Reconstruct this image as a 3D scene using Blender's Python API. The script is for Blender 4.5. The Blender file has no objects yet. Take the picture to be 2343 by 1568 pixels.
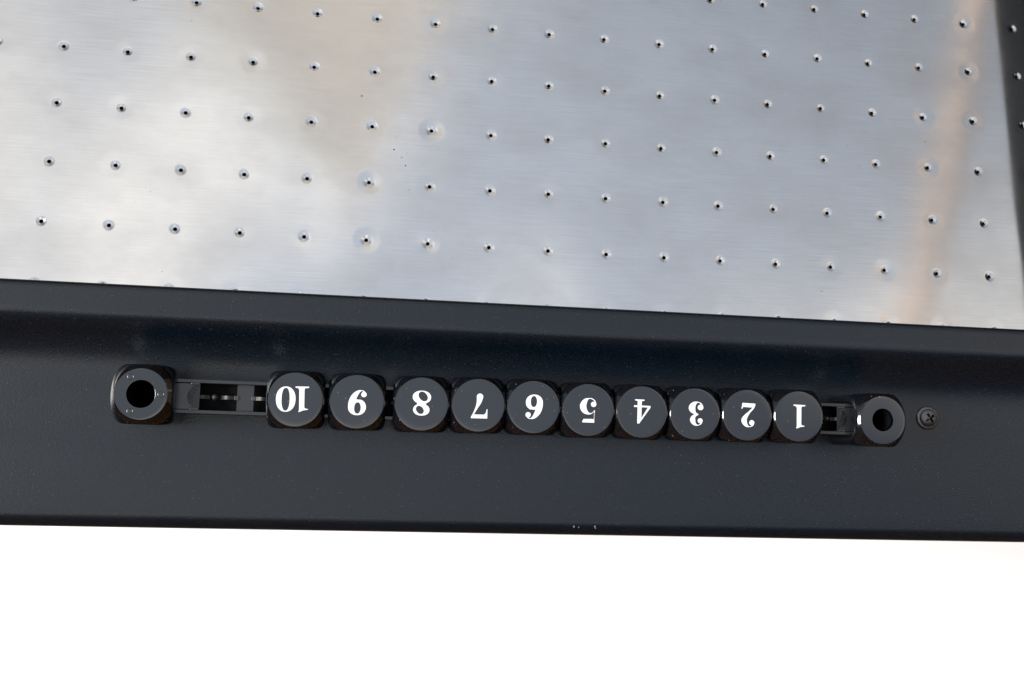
import bpy, bmesh, math, random
import numpy as np
from mathutils import Matrix, Vector
random.seed(7)
sc = bpy.context.scene
col = sc.collection
S = 0.001                      # everything below is written in millimetres
rad = math.radians

# ------------------------------------------------------------------ camera
cam_d = bpy.data.cameras.new('camera'); cam = bpy.data.objects.new('camera', cam_d); col.objects.link(cam)
cam_d.sensor_width = 36.0; cam_d.lens = 2203.488 / 2342 * 36.0
cam_d.clip_start = 0.01; cam_d.clip_end = 500
R = ((0.98924435, 0.0121246, 0.14576901), (-0.0441459, 0.97483625, 0.21850725), (-0.1394516, -0.22259217, 0.96488651))
Cc = (130.7241, -126.9858, 377.1697)
cam.matrix_world = Matrix(((R[0][0], R[1][0], R[2][0], Cc[0]*S), (R[0][1], R[1][1], R[2][1], Cc[1]*S),
                           (R[0][2], R[1][2], R[2][2], Cc[2]*S), (0, 0, 0, 1)))
sc.camera = cam

# ------------------------------------------------------------------ world, sun, exposure
SUN_AZ = (-0.996, -0.08)        # horizontal direction towards the sun
SUN_EL = rad(30)
w = bpy.data.worlds.new('World'); sc.world = w; w.use_nodes = True
nt = w.node_tree; nt.nodes.clear(); L = nt.links.new
out = nt.nodes.new('ShaderNodeOutputWorld'); bg = nt.nodes.new('ShaderNodeBackground')
sky = nt.nodes.new('ShaderNodeTexSky'); sky.sky_type = 'NISHITA'; sky.sun_disc = False
sky.sun_elevation = SUN_EL; sky.sun_rotation = math.atan2(SUN_AZ[0], SUN_AZ[1])
sky.air_density = 1.0; sky.dust_density = 2.5; sky.ozone_density = 1.0
bg.inputs['Strength'].default_value = 0.12
tc = nt.nodes.new('ShaderNodeTexCoord')
sep = nt.nodes.new('ShaderNodeSeparateXYZ'); L(tc.outputs['Generated'], sep.inputs[0])
def wmath(op, a, b=None, c=None):
    n = nt.nodes.new('ShaderNodeMath'); n.operation = op
    for i, v in enumerate((a, b, c)):
        if v is None: continue
        if isinstance(v, (int, float)): n.inputs[i].default_value = v
        else: L(v, n.inputs[i])
    return n.outputs[0]
zz = wmath('ADD', wmath('MAXIMUM', sep.outputs[2], 0.0), 0.12)
cmb = nt.nodes.new('ShaderNodeCombineXYZ')
L(wmath('DIVIDE', sep.outputs[0], zz), cmb.inputs[0]); L(wmath('DIVIDE', sep.outputs[1], zz), cmb.inputs[1])
mp = nt.nodes.new('ShaderNodeMapping'); mp.inputs['Location'].default_value = (-14.94954, -19.27227, 0.0); mp.inputs['Rotation'].default_value = (0, 0, 2.12953); L(cmb.outputs[0], mp.inputs[0])
cn = nt.nodes.new('ShaderNodeTexNoise'); cn.inputs['Scale'].default_value = 0.841; cn.inputs['Detail'].default_value = 6
L(mp.outputs[0], cn.inputs['Vector'])
cr = nt.nodes.new('ShaderNodeMapRange'); cr.inputs[1].default_value = 0.495; cr.inputs[2].default_value = 0.56
L(cn.outputs[0], cr.inputs[0])
veil = nt.nodes.new('ShaderNodeMix'); veil.data_type = 'RGBA'; veil.inputs[0].default_value = 0.72
L(sky.outputs[0], veil.inputs[6]); veil.inputs[7].default_value = (2.68, 2.84, 3.08, 1)
mixc = nt.nodes.new('ShaderNodeMix'); mixc.data_type = 'RGBA'
L(wmath('MULTIPLY', cr.outputs[0], 0.9), mixc.inputs[0]); L(veil.outputs[2], mixc.inputs[6])
mixc.inputs[7].default_value = (5.2, 5.08, 4.85, 1)
# cloudy skies are brightest overhead and fade evenly towards the horizon
vm = nt.nodes.new('ShaderNodeVectorMath'); vm.operation = 'SCALE'
grad = wmath('ADD', wmath('MULTIPLY', wmath('POWER', wmath('MAXIMUM', sep.outputs[2], 0.0), 2.6), 1.05), 0.30)
L(mixc.outputs[2], vm.inputs[0]); L(grad, vm.inputs[3])
L(vm.outputs[0], bg.inputs[0]); L(bg.outputs[0], out.inputs[0])

sd = bpy.data.lights.new('sun', 'SUN'); sd.energy = 3.0; sd.angle = rad(24); sd.color = (1.0, 0.97, 0.93)
sun = bpy.data.objects.new('sun', sd); col.objects.link(sun)
h = math.hypot(*SUN_AZ)
sdir = Vector((SUN_AZ[0]/h*math.cos(SUN_EL), SUN_AZ[1]/h*math.cos(SUN_EL), math.sin(SUN_EL)))
sun.rotation_euler = (-sdir).to_track_quat('-Z', 'Y').to_euler(); sun.location = sdir * 5

sc.view_settings.view_transform = 'Standard'; sc.view_settings.look = 'None'
sc.view_settings.exposure = 1.18; sc.view_settings.gamma = 1.0
sc.cycles.caustics_reflective = False; sc.cycles.caustics_refractive = False

# ------------------------------------------------------------------ helpers
def tag(o, label=None, cat=None, group=None, kind=None):
    if label: o['label'] = label
    if cat: o['category'] = cat
    if group: o['group'] = group
    if kind: o['kind'] = kind
    return o
def empty(name, loc=(0, 0, 0), rx=0.0):
    o = bpy.data.objects.new(name, None); col.objects.link(o)
    o.location = Vector(loc) * S; o.rotation_euler = (rx, 0, 0); o.empty_display_size = 0.01
    return o
def obj(name, mesh, m=None, parent=None, loc=(0, 0, 0), rot=(0, 0, 0)):
    if m is not None and not mesh.materials: mesh.materials.append(m)
    o = bpy.data.objects.new(name, mesh); col.objects.link(o)
    o.location = Vector(loc) * S; o.rotation_euler = rot
    if parent: o.parent = parent
    return o
def to_mesh(bm, name, smooth=None):
    for v in bm.verts: v.co *= S
    bmesh.ops.recalc_face_normals(bm, faces=bm.faces)
    me = bpy.data.meshes.new(name); bm.to_mesh(me); bm.free()
    if smooth is not None:
        me.polygons.foreach_set('use_smooth', [True]*len(me.polygons)); me.set_sharp_from_angle(angle=rad(smooth))
    return me
def box(bm, x0, x1, y0, y1, z0, z1, bev=0.0):
    r = bmesh.ops.create_cube(bm, size=1.0)
    for v in r['verts']:
        v.co = Vector(((x0+x1)/2 + v.co.x*(x1-x0), (y0+y1)/2 + v.co.y*(y1-y0), (z0+z1)/2 + v.co.z*(z1-z0)))
    if bev:
        es = list({e for v in r['verts'] for e in v.link_edges})
        bmesh.ops.bevel(bm, geom=es, offset=bev, segments=2, affect='EDGES', profile=0.5)
def prism(bm, pts, z0, z1):
    lo = [bm.verts.new((x, y, z0)) for x, y in pts]; hi = [bm.verts.new((x, y, z1)) for x, y in pts]
    n = len(pts); bm.faces.new(hi); bm.faces.new(lo[::-1])
    for i in range(n): bm.faces.new((lo[i], lo[(i+1) % n], hi[(i+1) % n], hi[i]))
def lathe(bm, prof, seg=48, cx=0.0, cy=0.0):
    rings = []
    for r, z in prof:
        if r < 1e-6: rings.append([bm.verts.new((cx, cy, z))])
        else: rings.append([bm.verts.new((cx+r*math.cos(2*math.pi*i/seg), cy+r*math.sin(2*math.pi*i/seg), z)) for i in range(seg)])
    stitch(bm, rings)
def stitch(bm, rings):
    for a, b in zip(rings, rings[1:]):
        n = max(len(a), len(b))
        for i in range(n):
            j = (i+1) % n
            vs = [a[i % len(a)], a[j % len(a)], b[j % len(b)], b[i % len(b)]]
            vs = list(dict.fromkeys(vs))
            if len(vs) > 2: bm.faces.new(vs)

# ------------------------------------------------------------------ materials
def mat(name):
    m = bpy.data.materials.new(name); m.use_nodes = True
    t = m.node_tree; p = t.nodes['Principled BSDF']
    return m, t, p
def nd(t, typ, **kw):
    n = t.nodes.new(typ)
    for k, v in kw.items():
        if k in n.inputs: n.inputs[k].default_value = v
        else: setattr(n, k, v)
    return n
def pos(t, scale):
    g = t.nodes.new('ShaderNodeNewGeometry'); m = t.nodes.new('ShaderNodeVectorMath'); m.operation = 'MULTIPLY'
    t.links.new(g.outputs['Position'], m.inputs[0]); m.inputs[1].default_value = scale
    return m.outputs[0]
def noise(t, scale, detail=2.0, rough=0.5):
    n = nd(t, 'ShaderNodeTexNoise', Scale=1.0, Detail=detail, Roughness=rough)
    t.links.new(pos(t, scale), n.inputs['Vector']); return n.outputs[0]
def rng(t, v, a, b, c, d):
    n = t.nodes.new('ShaderNodeMapRange'); t.links.new(v, n.inputs[0])
    for i, x in enumerate((a, b, c, d)): n.inputs[i+1].default_value = x
    return n.outputs[0]
def math2(t, op, a, b):
    n = t.nodes.new('ShaderNodeMath'); n.operation = op
    for i, v in enumerate((a, b)):
        if isinstance(v, (int, float)): n.inputs[i].default_value = v
        else: t.links.new(v, n.inputs[i])
    return n.outputs[0]
def bump(t, p, hgt, dist, prev=None, strength=1.0):
    b = t.nodes.new('ShaderNodeBump'); b.inputs['Distance'].default_value = dist; b.inputs['Strength'].default_value = strength
    t.links.new(hgt, b.inputs['Height'])
    if prev is not None: t.links.new(prev, b.inputs['Normal'])
    t.links.new(b.outputs[0], p.inputs['Normal']); return b.outputs[0]
def mixcol(t, f, a, b):
    n = t.nodes.new('ShaderNodeMix'); n.data_type = 'RGBA'; t.links.new(f, n.inputs[0])
    for i, v in ((6, a), (7, b)):
        if isinstance(v, tuple): n.inputs[i].default_value = v
        else: t.links.new(v, n.inputs[i])
    return n.outputs[2]

def dustmask(t, scale, thr, keep):
    v = nd(t, 'ShaderNodeTexVoronoi', Scale=1.0); t.links.new(pos(t, (scale,)*3), v.inputs['Vector'])
    sp = t.nodes.new('ShaderNodeSeparateXYZ'); t.links.new(v.outputs['Color'], sp.inputs[0])
    a = rng(t, v.outputs['Distance'], thr*.6, thr, 1, 0); b = rng(t, sp.outputs[0], 1-keep, 1-keep+.05, 0, 1)
    return math2(t, 'MULTIPLY', math2(t, 'MULTIPLY', a, b), sp.outputs[1])
def metal_sheet():
    m, t, p = mat('brushed_aluminium'); p.inputs['Metallic'].default_value = 1.0
    streak = noise(t, (45, 2600, 60), 3, 0.6)
    smudge = noise(t, (22, 34, 22), 5, 0.6)
    speck = noise(t, (420, 420, 420), 1, 0.4)
    base = mixcol(t, rng(t, streak, 0.3, 0.7, 0, 1), (0.63, 0.62, 0.605, 1), (0.70, 0.69, 0.675, 1))
    base = mixcol(t, rng(t, smudge, 0.40, 0.70, 0, 0.6), base, (0.52, 0.505, 0.485, 1))
    base = mixcol(t, rng(t, speck, 0.80, 0.84, 0, 0.8), base, (0.22, 0.19, 0.16, 1))
    t.links.new(base, p.inputs['Base Color'])
    r = math2(t, 'ADD', rng(t, streak, 0.3, 0.7, 0.095, 0.135), rng(t, smudge, 0.4, 0.7, 0.0, 0.05))
    t.links.new(r, p.inputs['Roughness'])
    tv = nd(t, 'ShaderNodeCombineXYZ'); tv.inputs[1].default_value = 1.0
    t.links.new(tv.outputs[0], p.inputs['Tangent']); p.inputs['Anisotropic'].default_value = 0.7
    b = bump(t, p, noise(t, (13, 13, 13), 1, 0.4), 0.00045)
    bump(t, p, streak, 0.0000022, b)
    return m
def powder_black():
    m, t, p = mat('black_powder_coat')
    spots = dustmask(t, 700, 0.10, 0.75)
    grain = mixcol(t, rng(t, noise(t, (1900, 1900, 1900), 1, 0.5), 0.35, 0.65, 0, 1), (0.0004, 0.0019, 0.0042, 1), (0.0022, 0.0060, 0.0112, 1))
    t.links.new(mixcol(t, spots, grain, (0.13, 0.122, 0.105, 1)), p.inputs['Base Color'])
    wear = noise(t, (9, 25, 20), 4, 0.6)
    t.links.new(rng(t, wear, 0.3, 0.7, 0.27, 0.33), p.inputs['Roughness'])
    p.inputs['IOR'].default_value = 1.52
    bump(t, p, noise(t, (1500, 1500, 1500), 2, 0.6), 0.00007)
    return m
def gloss_black(name, rough, colr=(0.0012, 0.0022, 0.0040, 1), ior=1.78):
    m, t, p = mat(name); p.inputs['Base Color'].default_value = colr
    n = noise(t, (60, 60, 60), 4, 0.6)
    t.links.new(rng(t, n, 0.3, 0.75, rough*0.8, rough*1.5), p.inputs['Roughness']); p.inputs['IOR'].default_value = ior
    t.links.new(mixcol(t, dustmask(t, 420, 0.12, 0.5), colr, (0.14, 0.125, 0.10, 1)), p.inputs['Base Color'])
    bump(t, p, noise(t, (150, 150, 150), 1, 0.5), 0.00001)
    return m
def plain(name, colr, rough, metallic=0.0, nscale=300, amt=0.25, bmp=0.0):
    m, t, p = mat(name); n = noise(t, (nscale,)*3, 4, 0.6)
    dark = tuple(c*(1-amt) for c in colr[:3]) + (1,)
    t.links.new(mixcol(t, rng(t, n, 0.3, 0.7, 0, 1), dark, colr), p.inputs['Base Color'])
    t.links.new(rng(t, n, 0.3, 0.7, rough*0.85, rough*1.15), p.inputs['Roughness']); p.inputs['Metallic'].default_value = metallic
    if bmp: bump(t, p, n, bmp)
    return m
M_metal = metal_sheet(); M_rail = powder_black()
M_bead = gloss_black('glossy_black_plastic', 0.085)
M_post = gloss_black('moulded_black_plastic', 0.095)
M_track = plain('satin_black_plastic', (0.010, 0.011, 0.012, 1), 0.28, 0, 900, 0.3, 0.00001)
M_track.node_tree.nodes['Principled BSDF'].inputs['IOR'].default_value = 1.62
M_recess_shade = plain('recess_shade_black', (0.003, 0.003, 0.003, 1), 0.7)  # near-black puts the shade of recesses into the colour
M_recess_shade.node_tree.nodes['Principled BSDF'].inputs['IOR'].default_value = 1.25
M_bore_shade = plain('bore_shade_black', (0.002, 0.002, 0.002, 1), 0.75)  # shade of the post holes put into the colour
M_bore_shade.node_tree.nodes['Principled BSDF'].inputs['IOR'].default_value = 1.2
M_white = plain('white_ink', (0.77, 0.78, 0.80, 1), 0.4, 0, 700, 0.03)
M_steel = plain('dull_steel', (0.165, 0.168, 0.17, 1), 0.40, 1.0, 900, 0.35, 0.000006)
M_spring = plain('spring_plastic', (0.035, 0.036, 0.038, 1), 0.5, 0, 900, 0.3)
M_cab = plain('black_cabinet', (0.004, 0.005, 0.006, 1), 0.2, 0, 60)
M_cab.node_tree.nodes['Principled BSDF'].inputs['IOR'].default_value = 1.3
M_chip = plain('bare_scratch', (0.16, 0.16, 0.15, 1), 0.6, 0.0, 2000)
M_dirt = plain('dark_dirt', (0.02, 0.015, 0.01, 1), 0.9)
M_backdrop = plain('backdrop_white', (0.93, 0.93, 0.93, 1), 0.6, 0, 30, 0.03, 0.0005)
M_ground = plain('brown_earth', (0.10, 0.06, 0.03, 1), 0.9, 0, 3, 0.5, 0.01)
M_cloth, t_, p_c = mat('unseen_sail_cloth'); p_c.inputs['Base Color'].default_value = (0.71, 0.68, 0.635, 1); p_c.inputs['Roughness'].default_value = 0.9
tl = nd(t_, 'ShaderNodeBsdfTranslucent'); tl.inputs[0].default_value = (0.73, 0.70, 0.66, 1); mx_ = nd(t_, 'ShaderNodeMixShader'); mx_.inputs[0].default_value = 0.6
t_.links.new(p_c.outputs[0], mx_.inputs[1]); t_.links.new(tl.outputs[0], mx_.inputs[2]); t_.links.new(mx_.outputs[0], t_.nodes['Material Output'].inputs[0])
M_fence = plain('unseen_fence_brown', (0.12, 0.075, 0.045, 1), 0.7, 0, 10, 0.4, 0.001)
M_beam = plain('unseen_beam_tan', (0.52, 0.425, 0.36, 1), 0.6, 0, 12, 0.2, 0.001)
M_unseen_screen = plain('unseen_screen_amber', (0.26, 0.115, 0.026, 1), 0.6, 0, 12, 0.25, 0.001)

# ------------------------------------------------------------------ setting
FLOOR = -800.0
bm = bmesh.new(); bmesh.ops.create_grid(bm, x_segments=8, y_segments=8, size=1.0)
for v in bm.verts: v.co = Vector((v.co.x*200000, v.co.y*200000, FLOOR-10))
tag(obj('ground', to_mesh(bm, 'ground'), M_ground), kind='structure')
bm = bmesh.new(); box(bm, -1200, 2000, -460, 1000, FLOOR-60, FLOOR)  # white slab added as the blank backdrop below the rail
tag(obj('white_backdrop', to_mesh(bm, 'white_backdrop'), M_backdrop), kind='structure')

def add_unseen_fence(name_label, x0, y0, x1, y1, hgt, m):  # unseen fences, added for the dark surroundings in the reflections
    e = empty('unseen_fence', (x0, y0, FLOOR-10)); tag(e, name_label, 'added fence')
    ln = math.hypot(x1-x0, y1-y0); e.rotation_euler = (0, 0, math.atan2(y1-y0, x1-x0)); n = int(ln/300)
    pm = None
    for k in range(n):
        if pm is None:
            b = bmesh.new(); box(b, 4, ln/n-4, -11, 11, 0, hgt, 3); pm = to_mesh(b, 'unseen_fence_board'); pm.materials.append(m)
        obj('unseen_fence_board', pm, None, e, (k*ln/n, (k % 2)*6, 0))
    b = bmesh.new(); box(b, 0, ln, -60, -18, hgt*.75, hgt*.75+90, 4); obj('unseen_fence_rail', to_mesh(b, 'unseen_fence_rail'), m, e)
add_unseen_fence('unseen dark brown fence added beyond the playing surface to darken low reflections', 3600, 3200, -3400, 3200, 2700, M_fence)
add_unseen_fence('unseen dark screen added close behind the camera to darken the rail cove', -1900, -850, 2300, -850, 2300, M_unseen_screen)  # unseen screen, added so the cove and bead sides reflect dark amber
add_unseen_fence('unseen brown fence added off to the left, kept low for bright rim reflections', -3400, 3200, -3400, -2700, 1000, M_fence)
add_unseen_fence('unseen tall brown fence added off to the right to darken low reflections', 3600, -2700, 3600, 3200, 2700, M_fence)

# unseen beige sail, added and shaped for the wedge reflected in the sheet
SH = 1900.0
bm = bmesh.new(); NS = 14; tip = Vector((60, 760, SH)); cl, cr_ = Vector((-1820, 3150, SH+20)), Vector((1013, 3150, SH+20)); grid_ = []
for i in range(NS+1):
    u = i/NS; a_, b_ = tip.lerp(cl, u), tip.lerp(cr_, u); row = []
    for j in range(i+1):
        v_ = j/i if i else 0; p_ = a_.lerp(b_, v_); p_.z -= 60*math.sin(math.pi*v_)*u; p_.y += 0; row.append(bm.verts.new(p_))
    grid_.append(row)
for i in range(NS):
    for j in range(i+1):
        bm.faces.new((grid_[i][j], grid_[i+1][j], grid_[i+1][j+1]))
        if j < i: bm.faces.new((grid_[i][j], grid_[i+1][j+1], grid_[i][j+1]))
me_ = to_mesh(bm, 'unseen_sail', 60)
so = obj('unseen_sail', me_, M_cloth)
tag(so, 'unseen beige cloth sail added overhead for the wedge reflected in the sheet', 'added sail')
BH = 1735.0  # unseen beam, added and shaped to reflect as a warm strip
bm = bmesh.new()
pA, pB = Vector((360+229.3*BH/377, -28+99*BH/377, 0)), Vector((400+269.3*BH/377, 112+239*BH/377, 0))
ud = (pB-pA).normalized(); nd_ = Vector((ud.y, -ud.x, 0))
q0 = pA + ud*((150-pA.y)/ud.y); q1 = pA + ud*((3260-pA.y)/ud.y)
lo = [bm.verts.new(p_ + Vector((0, 0, zq))) for zq in (BH-35, BH+85) for p_ in (q0, q1, q1+nd_*22, q0+nd_*22)]
for f_ in ((0, 1, 2, 3), (7, 6, 5, 4), (0, 4, 5, 1), (1, 5, 6, 2), (2, 6, 7, 3), (3, 7, 4, 0)): bm.faces.new([lo[i] for i in f_])
bmesh.ops.bevel(bm, geom=bm.edges[:], offset=4, segments=2, affect='EDGES')
beam = empty('unseen_beam', (q0.x, q0.y, FLOOR-10)); tag(beam, 'unseen pale beam on a post, added for the warm strip reflected in the sheet', 'beam')
o = obj('beam', to_mesh(bm, 'beam'), M_beam, beam); o.location = -beam.location
bm = bmesh.new(); box(bm, -10, 70, -5, 75, 0, BH-35.5-FLOOR+10, 4); obj('unseen_beam_post', to_mesh(bm, 'unseen_beam_post'), M_beam, beam)

# ------------------------------------------------------------------ the table
TH = rad(7.5); TAN = math.tan(TH); Y0 = -70.3; Z0 = 20.0
table = empty('air_hockey_table', (180, 100, FLOOR))
tag(table, 'air hockey table with a perforated brushed metal playing surface and black rail', 'game table')
def tchild(name, mesh, m, loc=(0, 0, 0), parent=None):
    o = obj(name, mesh, m, parent or table, loc)
    if parent is None: o.location = Vector(loc)*S - table.location
    return o

# playing surface: flat sheet with round openings, an air_hole dimple fills each
HR = 6.4; P = 25.0; SEG = 32
c0, c1, r0, r1 = -2, 16, -1, 6
xa, xb, ya, yb = (c0-.5)*P, (c1+1.5)*P-12.5+12.5, (r0)*P-6.5, (r1+.5)*P
bm = bmesh.new(); xs0 = (c0-.5)*P
for r in range(r0, r1+1):
    for c in range(c0, c1+2):
        cx, cy = c*P, r*P
        ci, sq = [], []
        for i in range(SEG):
            a = 2*math.pi*(i)/SEG; ca, sa = math.cos(a), math.sin(a); k = max(abs(ca), abs(sa))
            ci.append(bm.verts.new((cx+HR*ca, cy+HR*sa, 0))); sq.append(bm.verts.new((cx+12.5*ca/k, cy+12.5*sa/k, 0)))
        for i in range(SEG): bm.faces.new((ci[i], ci[(i+1) % SEG], sq[(i+1) % SEG], sq[i]))
X0, X1, Y0s, Y1s = (c0-.5)*P, (c1+1.5)*P, (r0-.5)*P, (r1+.5)*P
for a in ((-150, X0, Y0s, 420), (X1, 470, Y0s, 420), (X0, X1, Y1s, 420)):
    bm.faces.new([bm.verts.new((x, y, 0)) for x, y in ((a[0], a[2]), (a[1], a[2]), (a[1], a[3]), (a[0], a[3]))])
bmesh.ops.remove_doubles(bm, verts=bm.verts, dist=0.001)
for f in bm.faces: f.smooth = True
surface = tchild('playing_surface', to_mesh(bm, 'playing_surface'), M_metal)

def dimple(hr, d1, R2, d2, ox, oy):
    bm = bmesh.new(); rings = []
    rr = [HR, 6.0, 5.6, 5.1, 4.6, 4.1, 3.6, 3.1, 2.7, 2.35, 2.05, 1.8, 1.55, 1.3, 1.1, hr+.12, hr]
    Rm = 6.1
    for r in rr:
        zf = 0
        if r < Rm: zf -= d1*(1-(r/Rm)**2)**2
        if r < R2: zf -= d2*(1-(r/R2)**2)**2
        k = max(0, 1-(r/5.6)); rings.append([bm.verts.new((ox*k+r*math.cos(2*math.pi*i/SEG), oy*k+r*math.sin(2*math.pi*i/SEG), zf)) for i in range(SEG)])
    zf = rings[-1][0].co.z
    for r, dz in ((hr*.97, -.06), (hr*.95, -1.0)):
        rings.append([bm.verts.new((ox*.86+r*math.cos(2*math.pi*i/SEG), oy*.86+r*math.sin(2*math.pi*i/SEG), zf+dz)) for i in range(SEG)])
    stitch(bm, rings)
    me = to_mesh(bm, 'air_hole', 50)
    if sum(f.normal.z for f in me.polygons) < 0: me.flip_normals()
    return me
dims = [dimple(.80+.03*random.random(), random.uniform(.03, .07), random.uniform(2.1, 2.55), random.uniform(.42, .56),
               random.uniform(-.2, .2), random.uniform(-.2, .2)) for _ in range(6)]
big = [dimple(.82, .15, 2.9, .50, .2, 0), dimple(.80, .18, 2.7, .50, -.15, .1)]
for r in range(r0, r1+1):
    for c in range(c0, c1+2):
        if c < -1 and r > 4: continue
        me = random.choice(big) if (c in (15, 5, 6) and r > -1 and random.random() < .22) else random.choice(dims)
        tchild('air_hole', me, M_metal, (c*P, r*P, 0), surface)

b2 = bmesh.new()
for (dx_, dy_), sz in zip([(134.5, 40.3), (139.5, 33.5), (137.8, 37.0), (136.7, 48.6), (135.2, 45.8), (139.1, 43.2), (140.0, 39.1), (128.1, 43.6), (151.8, 5.6)], (.42, .40, .30, .18, .25, .22, .2, .16, .2)):
    prism(b2, [(dx_+sz*random.uniform(.4, 1)*math.cos(a), dy_+sz*random.uniform(.4, 1)*math.sin(a)) for a in np.arange(0, 6.2, 6.2832/7)], .004, .09)
tag(tchild('dirt_specks', to_mesh(b2, 'dirt_specks'), M_dirt, (0, 0, 0), surface), kind='stuff')

# side rail: one extruded profile (cushion ridge, cove, sloping face, rolled lower edge)
prof = [(-32.4, -3), (-32.4, 26), (-32.45, 30.0), (-32.7, 30.7), (-33.3, 31.5), (-34.1, 31.88), (-35.1, 32.0)]
def slope(y):
    if y > -41: return 0.0
    if y > -49: u = (-41-y)/8; return 1.22*u*u*(3-2*u)
    if y > -68: u = (y+68)/19; return TAN + (1.22-TAN)*u**2.4
    return TAN
ys = list(np.arange(-35.5, -69.01, -0.5)); z = 32.0; last = -35.1; cov = []
for y in ys:
    z -= slope((y+last)/2)*(last-y); cov.append((y, z)); last = y
shift = (Z0+(cov[-1][0]-Y0)*TAN) - cov[-1][1]
prof = [(y, zz_+shift if zz_ > 0 else zz_) for y, zz_ in prof] + [(y, zz_+shift) for y, zz_ in cov]
RAILTOP = 32.0+shift
pl = lambda y: Z0+(y-Y0)*TAN
prof += [(y, pl(y)) for y in np.arange(-71, -111, -4)]
ye = -111.9; ze = pl(ye); rr_ = 5.2
for k in range(0, 11):
    a = TH + (math.pi/2-TH)*k/10
    prof.append((ye + rr_*math.sin(TH) - rr_*math.sin(a), ze - rr_*math.cos(TH) + rr_*math.cos(a)))
yb_ = prof[-1][0]; prof += [(yb_+2.2, -14), (yb_+3.2, -16), (yb_+12, -16.5), (yb_+14, -3.2)]
bm = bmesh.new()
xs = np.linspace(-140, 520, 34)
cols_ = [[bm.verts.new((x, y, zz_)) for y, zz_ in prof] for x in xs]
for a, b in zip(cols_, cols_[1:]):
    for i in range(len(prof)):
        j = (i+1) % len(prof); bm.faces.new((a[i], a[j], b[j], b[i]))
bm.faces.new(cols_[0]); bm.faces.new(cols_[-1][::-1])
rail = tchild('side_rail', to_mesh(bm, 'side_rail', 40), M_rail)
# end rail across the far end of the playing surface, just outside the frame
XW = 414.5+0.7524*RAILTOP; SKEW = 0.0105
bm = bmesh.new()
ep = [(XW, .3), (XW, RAILTOP-3), (XW+.4, RAILTOP-1), (XW+1.5, RAILTOP), (XW+60, RAILTOP), (XW+64, RAILTOP-3), (XW+64, .3)]
e0 = [bm.verts.new((x, -32.1, zz_)) for x, zz_ in ep]; e1 = [bm.verts.new((x+SKEW*451, 420, zz_)) for x, zz_ in ep]
for i in range(len(ep)):
    j = (i+1) % len(ep); bm.faces.new((e0[i], e0[j], e1[j], e1[i]))
bm.faces.new(e0[::-1]); bm.faces.new(e1)
tchild('end_rail', to_mesh(bm, 'end_rail', 30), M_cab)
bm = bmesh.new(); box(bm, -139, 519, -104, 419, -90, -3.4, 1.5)
tchild('cabinet', to_mesh(bm, 'cabinet'), M_cab)
bm = bmesh.new()
for lx in (-120, 440):
    for ly in (-60, 360): box(bm, lx, lx+60, ly, ly+40, FLOOR, -90.2, 2)
for k, (lx, ly) in enumerate(((-120, -60), (-120, 360), (440, -60), (440, 360))):
    b2 = bmesh.new(); box(b2, lx, lx+60, ly, ly+40, FLOOR+.5, -90.3, 2); tchild('leg', to_mesh(b2, 'leg'), M_cab)
bm.free()
# chips of bare plastic near the lower edge
for cx, cy, n in ((207.6, -113.5, 5), (209.5, -113.7, 4), (215.8, -113.3, 5), (216.0, -113.9, 3)):
    b2 = bmesh.new(); rr0 = .45 if n == 5 else .3
    pts = [(rr0*random.uniform(.5, 1.1)*math.cos(a), rr0*random.uniform(.6, 1.3)*math.sin(a)) for a in np.arange(0, 6.2, 6.2832/8)]
    prism(b2, pts, -.02, .05)
    o = tchild('paint_chip', to_mesh(b2, 'paint_chip'), M_chip, (cx, cy, pl(cy)), rail); o.rotation_euler = (TH, 0, 0)

# ------------------------------------------------------------------ score counter (local frame lies on the sloping rail face)
counter = empty('score_counter', (0, Y0, Z0), TH)
tag(counter, 'long black plastic score counter with hollow end posts, fixed along the black rail', 'score counter')
def cpart(name, bm, m, loc=(0, 0, 0), smooth=None, parent=None):
    return obj(name, to_mesh(bm, name, smooth), m, parent or counter, loc)
XL, XR, HV, DZ = 71.4, 304.6, 4.6, 12.7
for s in (-1, 1):
    bm = bmesh.new(); va, vb = sorted((s*HV, s*5.95)); box(bm, 58.3, 315.2, va, vb, 0.02, 4.0+DZ, .22); cpart('track_side', bm, M_track)
def endplate(x0, xc, d):
    bm = bmesh.new(); pts = [(x0, -4.4), (xc, -4.4)]
    pts += [(xc - d*4.35*math.cos(a), 4.35*math.sin(a)) for a in np.linspace(-math.pi/2, math.pi/2, 25)]
    pts += [(xc, 4.4), (x0, 4.4)]
    if d < 0: pts = pts[::-1]
    prism(bm, pts, .05, 3.75+DZ); bmesh.ops.bevel(bm, geom=[e for e in bm.edges if all(v.co.z > 3.6+DZ for v in e.verts)], offset=.18, segments=2, affect='EDGES')
    cpart('track_end_plate', bm, M_track)
    for s in (-1, 1):
        b2 = bmesh.new(); xa_, xb_ = sorted((xc-d*3.2, xc-d*.3)); ya_, yb2 = sorted((s*3.9, s*4.8)); box(b2, xa_, xb_, ya_, yb2, 2.0+DZ, 4.1+DZ, .2); cpart('track_lug', b2, M_track)
endplate(58.3, XL, 1); endplate(315.2, XR, -1)
bm = bmesh.new(); box(bm, 60, 314, -4.55, 4.55, 9.0, 9.3); cpart('window_shade_sheet', bm, M_recess_shade)  # dark sheet added for the shade inside the track windows
PITCH = 20.49; PX = [76.06+PITCH*k for k in range(12)]
for k in range(13):
    xc = 76.06-PITCH/2+PITCH*k
    x0_, x1_ = xc-2.84, xc+2.84
    if k == 0: x0_, x1_ = 64.5, 69.4
    if k == 12: x0_, x1_ = 307.6, 311.5
    bm = bmesh.new(); box(bm, x0_, x1_, -4.58, 4.58, .31+DZ, 1.5+DZ); cpart('cross_bar', bm, M_track)
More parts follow.
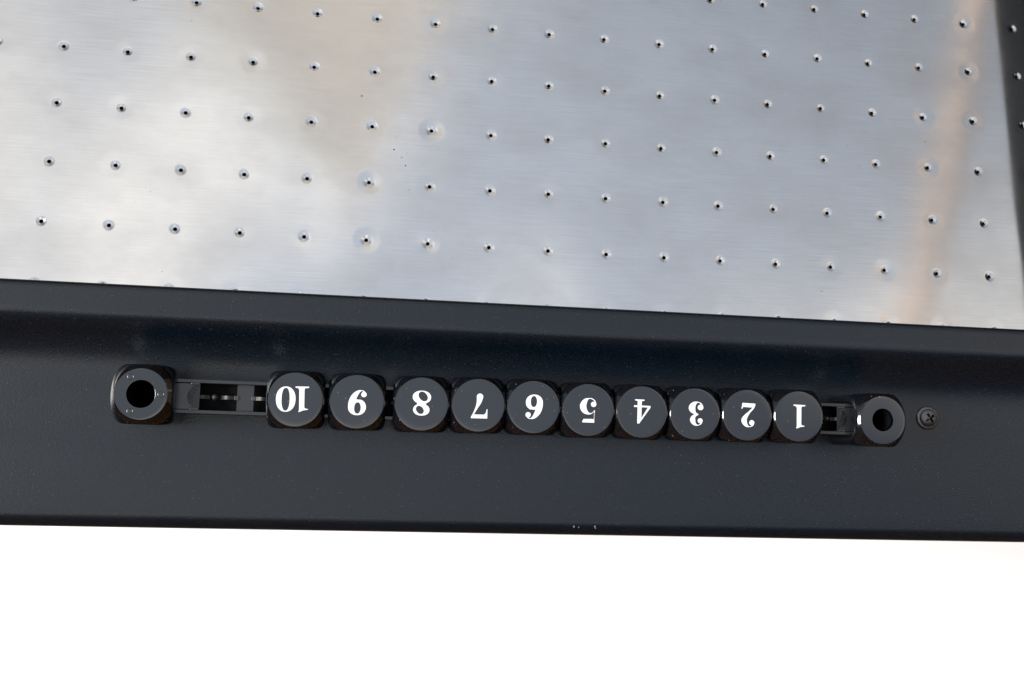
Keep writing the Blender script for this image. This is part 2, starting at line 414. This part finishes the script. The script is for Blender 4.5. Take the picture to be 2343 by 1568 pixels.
def strip(bm, pts, wid, th):
    vs = []
    for x, zc in pts: vs.append([bm.verts.new(q) for q in ((x, -wid/2, zc), (x, wid/2, zc), (x, wid/2, zc-th), (x, -wid/2, zc-th))])
    for a, b in zip(vs, vs[1:]):
        for i in range(4): bm.faces.new((a[i], a[(i+1) % 4], b[(i+1) % 4], b[i]))
    bm.faces.new(vs[0][::-1]); bm.faces.new(vs[-1])
sp_mesh = pin_mesh = tab_mesh = None
for xc in PX:
    if sp_mesh is None:
        bm = bmesh.new()
        for s in (-1, 1):
            pts = [(s*(6.8-.29*i), 1.75 + 1.3*math.sin(math.pi*min(1, i/16.0))**1.5 - (.5*max(0, i-13)/4)) for i in range(18)]
            strip(bm, pts, 1.25, .35)
        sp_mesh = to_mesh(bm, 'leaf_spring', 40)
        bm = bmesh.new(); lathe(bm, [(1.15, .35), (1.15, 1.4), (.95, 2.0), (.8, 2.8), (.55, 3.1), (0, 3.25)], 20); pin_mesh = to_mesh(bm, 'detent_pin', 50)
        bm = bmesh.new(); box(bm, -.75, .75, -.75, .75, 1.52, 2.0, .12); tab_mesh = to_mesh(bm, 'spring_tab')
    sp = obj('leaf_spring', sp_mesh, M_spring, counter, (xc, 0, DZ))
    obj('detent_pin', pin_mesh, M_spring, sp)
    for s in (-1, 1): obj('spring_tab', tab_mesh, M_spring, sp, (s*7.3, 0, 0))

def smin(a, b, k):
    hh = np.clip(.5+.5*(b-a)/k, 0, 1); return b*(1-hh)+a*hh-k*hh*(1-hh)
def dice(bm, a, c, zlist, ztop, pre, pw, seg=128, k=.45):
    """square body with the corners turned down to a round flat face; rings run from the face outwards and down"""
    ph = 2*math.pi*np.arange(seg)/seg; ca, sa = np.cos(ph), np.sin(ph)
    rc = a/((np.abs(ca)**pw+np.abs(sa)**pw)**(1/pw)); r2 = a*a+c*c
    rings = []
    for r, zq in pre:
        if r < 1e-6: rings.append([bm.verts.new((0, 0, zq))])
        else: rings.append([bm.verts.new((r*x, r*y, zq)) for x, y in zip(ca, sa)])
    for dz in zlist:
        zc = a-dz
        rs = np.full(seg, math.sqrt(max(r2-max(zc, 0)**2, 0)))
        rho = smin(rc, rs, k)
        rings.append([bm.verts.new((q*x, q*y, ztop-dz)) for q, x, y in zip(rho, ca, sa)])
    rings.append([bm.verts.new((0, 0, ztop-zlist[-1]))])
    stitch(bm, rings)
zl = [.06, .14, .25, .4, .6, .85, 1.1, 1.4, 1.8, 2.2, 2.7, 3.2, 3.8, 4.4, 5, 5.8, 6.6, 7.5, 8.5, 10, 12, 14, 16]
def post(x, a, c, hole, marks, ztop=23.0):
    bm = bmesh.new(); b = .16
    pre = [(hole, ztop-2.0), (hole, ztop-b), (hole+b*.3, ztop-b*.3), (hole+b, ztop), (hole+b+.15, ztop), (c-.9, ztop), (c-.35, ztop-.01), (c-.15, ztop-.035)]
    dice(bm, a, c, zl + [ztop-1.0, ztop-.05], ztop, pre, 7.0)
    o = cpart('end_post', bm, M_post, (x, 0, 0), 30)
    b2 = bmesh.new(); lathe(b2, [(0, .4), (hole*.97, .4), (hole, .7), (hole+.02, ztop-1.2), (hole+.25, ztop-1.25)], 64)
    obj('bore_shade_liner', to_mesh(b2, 'bore_shade_liner', 40), M_bore_shade, o)  # added liner, coloured so the hole reads as deep shade
    for mx, my in marks:
        b2 = bmesh.new(); lathe(b2, [(1.05, ztop-.05), (1.03, ztop+.03), (.90, ztop+.075), (.76, ztop+.012), (.72, ztop+.02), (0, ztop+.02)], 28, mx, my)
        obj('mould_mark', to_mesh(b2, 'mould_mark', 40), M_track, o)
    b2 = bmesh.new(); lathe(b2, [(2.6, .45), (2.6, 1.6), (2.2, 2.2), (.9, 2.5), (0, 2.5)], 28, .3, -1.2)
    obj('fixing_screw', to_mesh(b2, 'fixing_screw', 40), M_recess_shade, o)  # screw blackened by painted shade down the hole
    return o
tag(post(53.2, 10.2, 8.55, 4.65, ((-3.6, 5.7), (6.5, .1), (-3.1, -5.8))), 'hollow end post with three small round moulding marks on its face')
tag(post(319.8, 10.0, 8.85, 4.15, ()), 'hollow end post with a plain unmarked face')

# ------------------------------------------------------------------ numerals as flat printed shapes
def seg_sd(X, Y, p, q):
    (x0, y0, w0), (x1, y1, w1) = p, q; dx, dy = x1-x0, y1-y0; l2 = dx*dx+dy*dy+1e-12
    t_ = np.clip(((X-x0)*dx+(Y-y0)*dy)/l2, 0, 1)
    return np.hypot(X-x0-t_*dx, Y-y0-t_*dy)-(w0+t_*(w1-w0))
def smooth_pts(pts, n=10):
    P_ = np.array(pts, float); o = []
    P_ = np.vstack([2*P_[0]-P_[1], P_, 2*P_[-1]-P_[-2]])
    for i in range(1, len(P_)-2):
        for u in np.linspace(0, 1, n, endpoint=False):
            a, b, c, d = P_[i-1:i+3]
            o.append(.5*((2*b)+(c-a)*u+(2*a-5*b+4*c-d)*u*u+(3*b-a-3*c+d)*u**3))
    o.append(P_[-2]); return [tuple(q) for q in o]
def stroke(X, Y, pts):
    ps = smooth_pts(pts); return np.minimum.reduce([seg_sd(X, Y, a, b) for a, b in zip(ps, ps[1:])])
def ell(X, Y, cx, cy, rx, ry, rot=0.0, p=2.0):
    c_, s_ = math.cos(rot), math.sin(rot); u = (X-cx)*c_+(Y-cy)*s_; v = -(X-cx)*s_+(Y-cy)*c_
    return ((np.abs(u/rx)**p+np.abs(v/ry)**p)**(1/p)-1)*min(rx, ry)
def poly(X, Y, pts):
    d = np.full(X.shape, 1e9); inside = np.zeros(X.shape, bool); n = len(pts)
    for i in range(n):
        (x0, y0), (x1, y1) = pts[i], pts[(i+1) % n]
        d = np.minimum(d, seg_sd(X, Y, (x0, y0, 0), (x1, y1, 0)))
        c_ = ((y0 > Y) != (y1 > Y)) & (X < (x1-x0)*(Y-y0)/((y1-y0) or 1e-12)+x0); inside ^= c_
    return np.where(inside, -d, d)
mn = lambda *a: np.minimum.reduce(a)
def g0(X, Y): return np.maximum(ell(X, Y, .38, .5, .38, .5, 0, 2.15), -ell(X, Y, .385, .505, .145, .415, 0, 2.3))
def g1(X, Y):
    return mn(poly(X, Y, [(.17, .04), (.39, .04), (.375, .9), (.40, 1.0), (.36, 1.0), (.16, .9)]), poly(X, Y, [(0, 0), (.53, 0), (.53, .055), (.42, .075), (.39, .13), (.18, .13), (.15, .075), (0, .055)])-.004,
              poly(X, Y, [(.40, 1.0), (.345, .99), (.2, .93), (.03, .905), (.02, .865), (.12, .855), (.18, .80), (.3, .8)])-.004)
def g6(X, Y):
    bowl = np.maximum(ell(X, Y, .355, .325, .355, .325, 0, 2.1), -ell(X, Y, .375, .29, .118, .205, 0, 2.2))
    st = stroke(X, Y, [(.13, .34, .13), (.145, .5, .135), (.20, .68, .125), (.29, .83, .098), (.39, .93, .06), (.49, .972, .026), (.58, .955, .026), (.64, .89, .035)])
    return mn(np.where(Y < .62, bowl, 1e3), np.where(ell(X, Y, .375, .29, .118, .205, 0, 2.2) < 0, 1e3, st), ell(X, Y, .595, .825, .115, .115))
def g9(X, Y): return g6(.71-X, 1-Y)
def g8(X, Y):
    o = mn(ell(X, Y, .375, .265, .375, .265, 0, 2.1), ell(X, Y, .375, .76, .335, .24, 0, 2.1), ell(X, Y, .375, .52, .2, .1))
    return np.maximum(o, -mn(ell(X, Y, .325, .235, .145, .20, .75, 2.1), ell(X, Y, .43, .77, .125, .165, .75, 2.1)))
def g7(X, Y):
    return mn(poly(X, Y, [(0, 1), (.67, 1), (.655, .93), (.61, .84), (.14, .84), (.075, .78), (.035, .62), (0, .62)])-.004,
              stroke(X, Y, [(.63, .95, .03), (.52, .74, .04), (.42, .53, .065), (.345, .33, .105), (.315, .14, .138)]))
def g5(X, Y):
    return mn(poly(X, Y, [(.085, 1), (.57, 1), (.60, .97), (.54, .85), (.2, .84), (.1, .86)])-.004, stroke(X, Y, [(.105, .93, .02), (.10, .7, .017), (.085, .50, .022)]),
              stroke(X, Y, [(.085, .50, .02), (.2, .615, .024), (.34, .63, .05), (.50, .52, .115), (.565, .33, .14), (.49, .14, .10), (.35, .03, .03), (.2, .035, .028), (.09, .12, .03), (.045, .24, .035)]),
              ell(X, Y, .135, .255, .12, .115))
def g4(X, Y):
    return mn(poly(X, Y, [(.365, .03), (.555, .03), (.555, .95), (.53, 1.0), (.49, 1.0), (.365, .82)]), poly(X, Y, [(.255, 0), (.665, 0), (.665, .05), (.57, .075), (.35, .075), (.255, .05)])-.004,
              poly(X, Y, [(0, .245), (.70, .245), (.70, .325), (0, .325)])-.003, poly(X, Y, [(0, .325), (.0, .28), (.12, .32), (.42, .83), (.5, .97), (.46, .99)])-.004)
def g3(X, Y):
    return mn(stroke(X, Y, [(.05, .77, .03), (.1, .90, .03), (.24, .972, .026), (.38, .91, .075), (.455, .76, .12), (.40, .61, .07), (.23, .525, .024)]),
              stroke(X, Y, [(.23, .525, .024), (.38, .47, .065), (.50, .29, .148), (.43, .12, .10), (.27, .028, .028), (.13, .08, .032), (.05, .2, .035)]),
              ell(X, Y, .135, .78, .115, .11), ell(X, Y, .14, .235, .13, .12))
def g2(X, Y):
    return mn(stroke(X, Y, [(.04, .78, .03), (.09, .91, .03), (.24, .972, .027), (.38, .90, .08), (.465, .73, .125), (.40, .56, .09), (.24, .36, .05), (.10, .20, .045), (.04, .08, .04)]),
              ell(X, Y, .13, .80, .12, .115), poly(X, Y, [(0, 0), (.57, 0), (.605, .26), (.565, .26), (.52, .175), (.2, .18), (.06, .16), (0, .06)])-.004)
GL = {'0': (g0, .76), '1': (g1, .53), '2': (g2, .61), '3': (g3, .65), '4': (g4, .70), '5': (g5, .71), '6': (g6, .71), '7': (g7, .67), '8': (g8, .75), '9': (g9, .71)}
def number_mesh(txt, H):
    bm = bmesh.new(); tot = sum(GL[c][1] for c in txt)-.03*(len(txt)-1); x = -tot/2; n = 84; d = 1.0/n
    for ch in txt:
        fn, wd = GL[ch]; nx = int((wd+.1)/d)+1; ny = n+8
        gx = -.05+d*np.arange(nx+1); gy = -.045+d*np.arange(ny+1); X, Y = np.meshgrid(gx, gy, indexing='ij'); F = fn(X, Y)+.009
        cache = {}
        def vert(key, px, py):
            if key not in cache: cache[key] = bm.verts.new(((x+px)*H, (py-.5)*H, 0))
            return cache[key]
        for i in range(nx):
            for j in range(ny):
                cs = ((i, j), (i+1, j), (i+1, j+1), (i, j+1)); fs = [F[c_] for c_ in cs]
                if min(fs) > 0: continue
                vs = []
                for q in range(4):
                    a, b = cs[q], cs[(q+1) % 4]; fa, fb = fs[q], fs[(q+1) % 4]
                    if fa <= 0: vs.append(vert(a, gx[a[0]], gy[a[1]]))
                    if (fa <= 0) != (fb <= 0):
                        u = fa/(fa-fb); lo, hi = (a, b) if a < b else (b, a)
                        vs.append(vert((lo, hi), gx[a[0]]*(1-u)+gx[b[0]]*u, gy[a[1]]*(1-u)+gy[b[1]]*u))
                vs = list(dict.fromkeys(vs))
                if len(vs) >= 3:
                    try: bm.faces.new(vs)
                    except ValueError: pass
        x += wd-.03
    for v in bm.verts: v.co *= S
    me = bpy.data.meshes.new('printed_number'); bm.normal_update(); bm.to_mesh(me); bm.free()
    return me

# ------------------------------------------------------------------ score beads
bm = bmesh.new(); TOP = 22.0
dice(bm, 9.95, 9.2, zl+[17.3, 17.6], TOP, [(0, TOP), (4, TOP), (7.5, TOP), (8.6, TOP-.005), (9.0, TOP-.02), (9.12, TOP-.035)], 9.0)
bead_mesh = to_mesh(bm, 'score_bead', 30); bead_mesh.materials.append(M_bead)
BX = [(10, 104.0, 0), (9, 125.0, 0), (8, 147.4, 0), (7, 167.45, .25), (6, 187.3, .3), (5, 207.2, -.05), (4, 227.15, -.1), (3, 247.1, -.1), (2, 267.1, .1), (1, 287.1, .3)]
LBL = {10: 'black score bead bearing a white ten, facing the long open track gap',
       9: 'black score bead bearing a white nine, set apart between the ten and the eight',
       8: 'black score bead bearing a white eight, between the nine and the seven',
       7: 'black score bead bearing a white seven, between the eight and the six',
       6: 'black score bead bearing a white six, between the seven and the five',
       5: 'black score bead bearing a white five, between the six and the four',
       4: 'black score bead bearing a white four, between the five and the three',
       3: 'black score bead bearing a white three, between the four and the two',
       2: 'black score bead bearing a white two, between the three and the one',
       1: 'black score bead bearing a white one, nearest the short track gap and the screw'}
OFF = {10: (-1.0, 0.1), 9: (.1, -.3), 8: (.0, .3), 7: (.3, -.2), 6: (.2, .1), 5: (-.1, -.1), 4: (.0, .1), 3: (.3, .1), 2: (.2, .0), 1: (.1, -.1)}
cT, sT = math.cos(TH), math.sin(TH)
for num, x, dv in BX:
    o = obj('score_bead', bead_mesh, None, None, (x, Y0+dv*cT, Z0+dv*sT), (TH, 0, rad(random.uniform(-.8, .8))))
    tag(o, LBL[num], 'score bead', 'numbered score beads on the counter track')
    ox, oy = OFF[num]
    obj('printed_number', number_mesh(str(num), 8.9), M_white, o, (ox, oy, TOP+.03), (0, 0, math.pi+rad(random.uniform(-1.5, 1.5))))

# ------------------------------------------------------------------ rail screw
sy = -68.2
screw = empty('rail_screw', (351.7, sy, pl(sy)), TH)
tag(screw, 'small dull steel cross-head screw set in the black rail beside the plain post', 'screw')
bm = bmesh.new(); lathe(bm, [(4.75, -.1), (4.75, .25), (4.55, .55), (4.1, .75), (3.55, .8)], 56)
obj('flange', to_mesh(bm, 'flange', 40), M_steel, screw)
def dome_z(r): return .8+1.6*math.sqrt(max(0, 1-(r/3.75)**2))
bm = bmesh.new(); n = 60; vs = {}
for i in range(n+1):
    for j in range(n+1):
        x, y = -3.6+7.2*i/n, -3.6+7.2*j/n; r = math.hypot(x, y)
        if r > 3.62: continue
        ang = rad(33); u, v = x*math.cos(ang)+y*math.sin(ang), -x*math.sin(ang)+y*math.cos(ang)
        zt = dome_z(r)
        arm = min(max(abs(u)-1.95, abs(v)-.42), max(abs(v)-1.95, abs(u)-.42))
        k = min(1, max(0, -arm/.14+.3)); zt -= k*(1.7 - .3*r/1.9)
        vs[i, j] = bm.verts.new((x, y, zt))
for i in range(n):
    for j in range(n):
        q = [vs.get(p_) for p_ in ((i, j), (i+1, j), (i+1, j+1), (i, j+1))]
        if all(q): bm.faces.new(q)
obj('screw_head', to_mesh(bm, 'screw_head', 60), M_steel, screw)
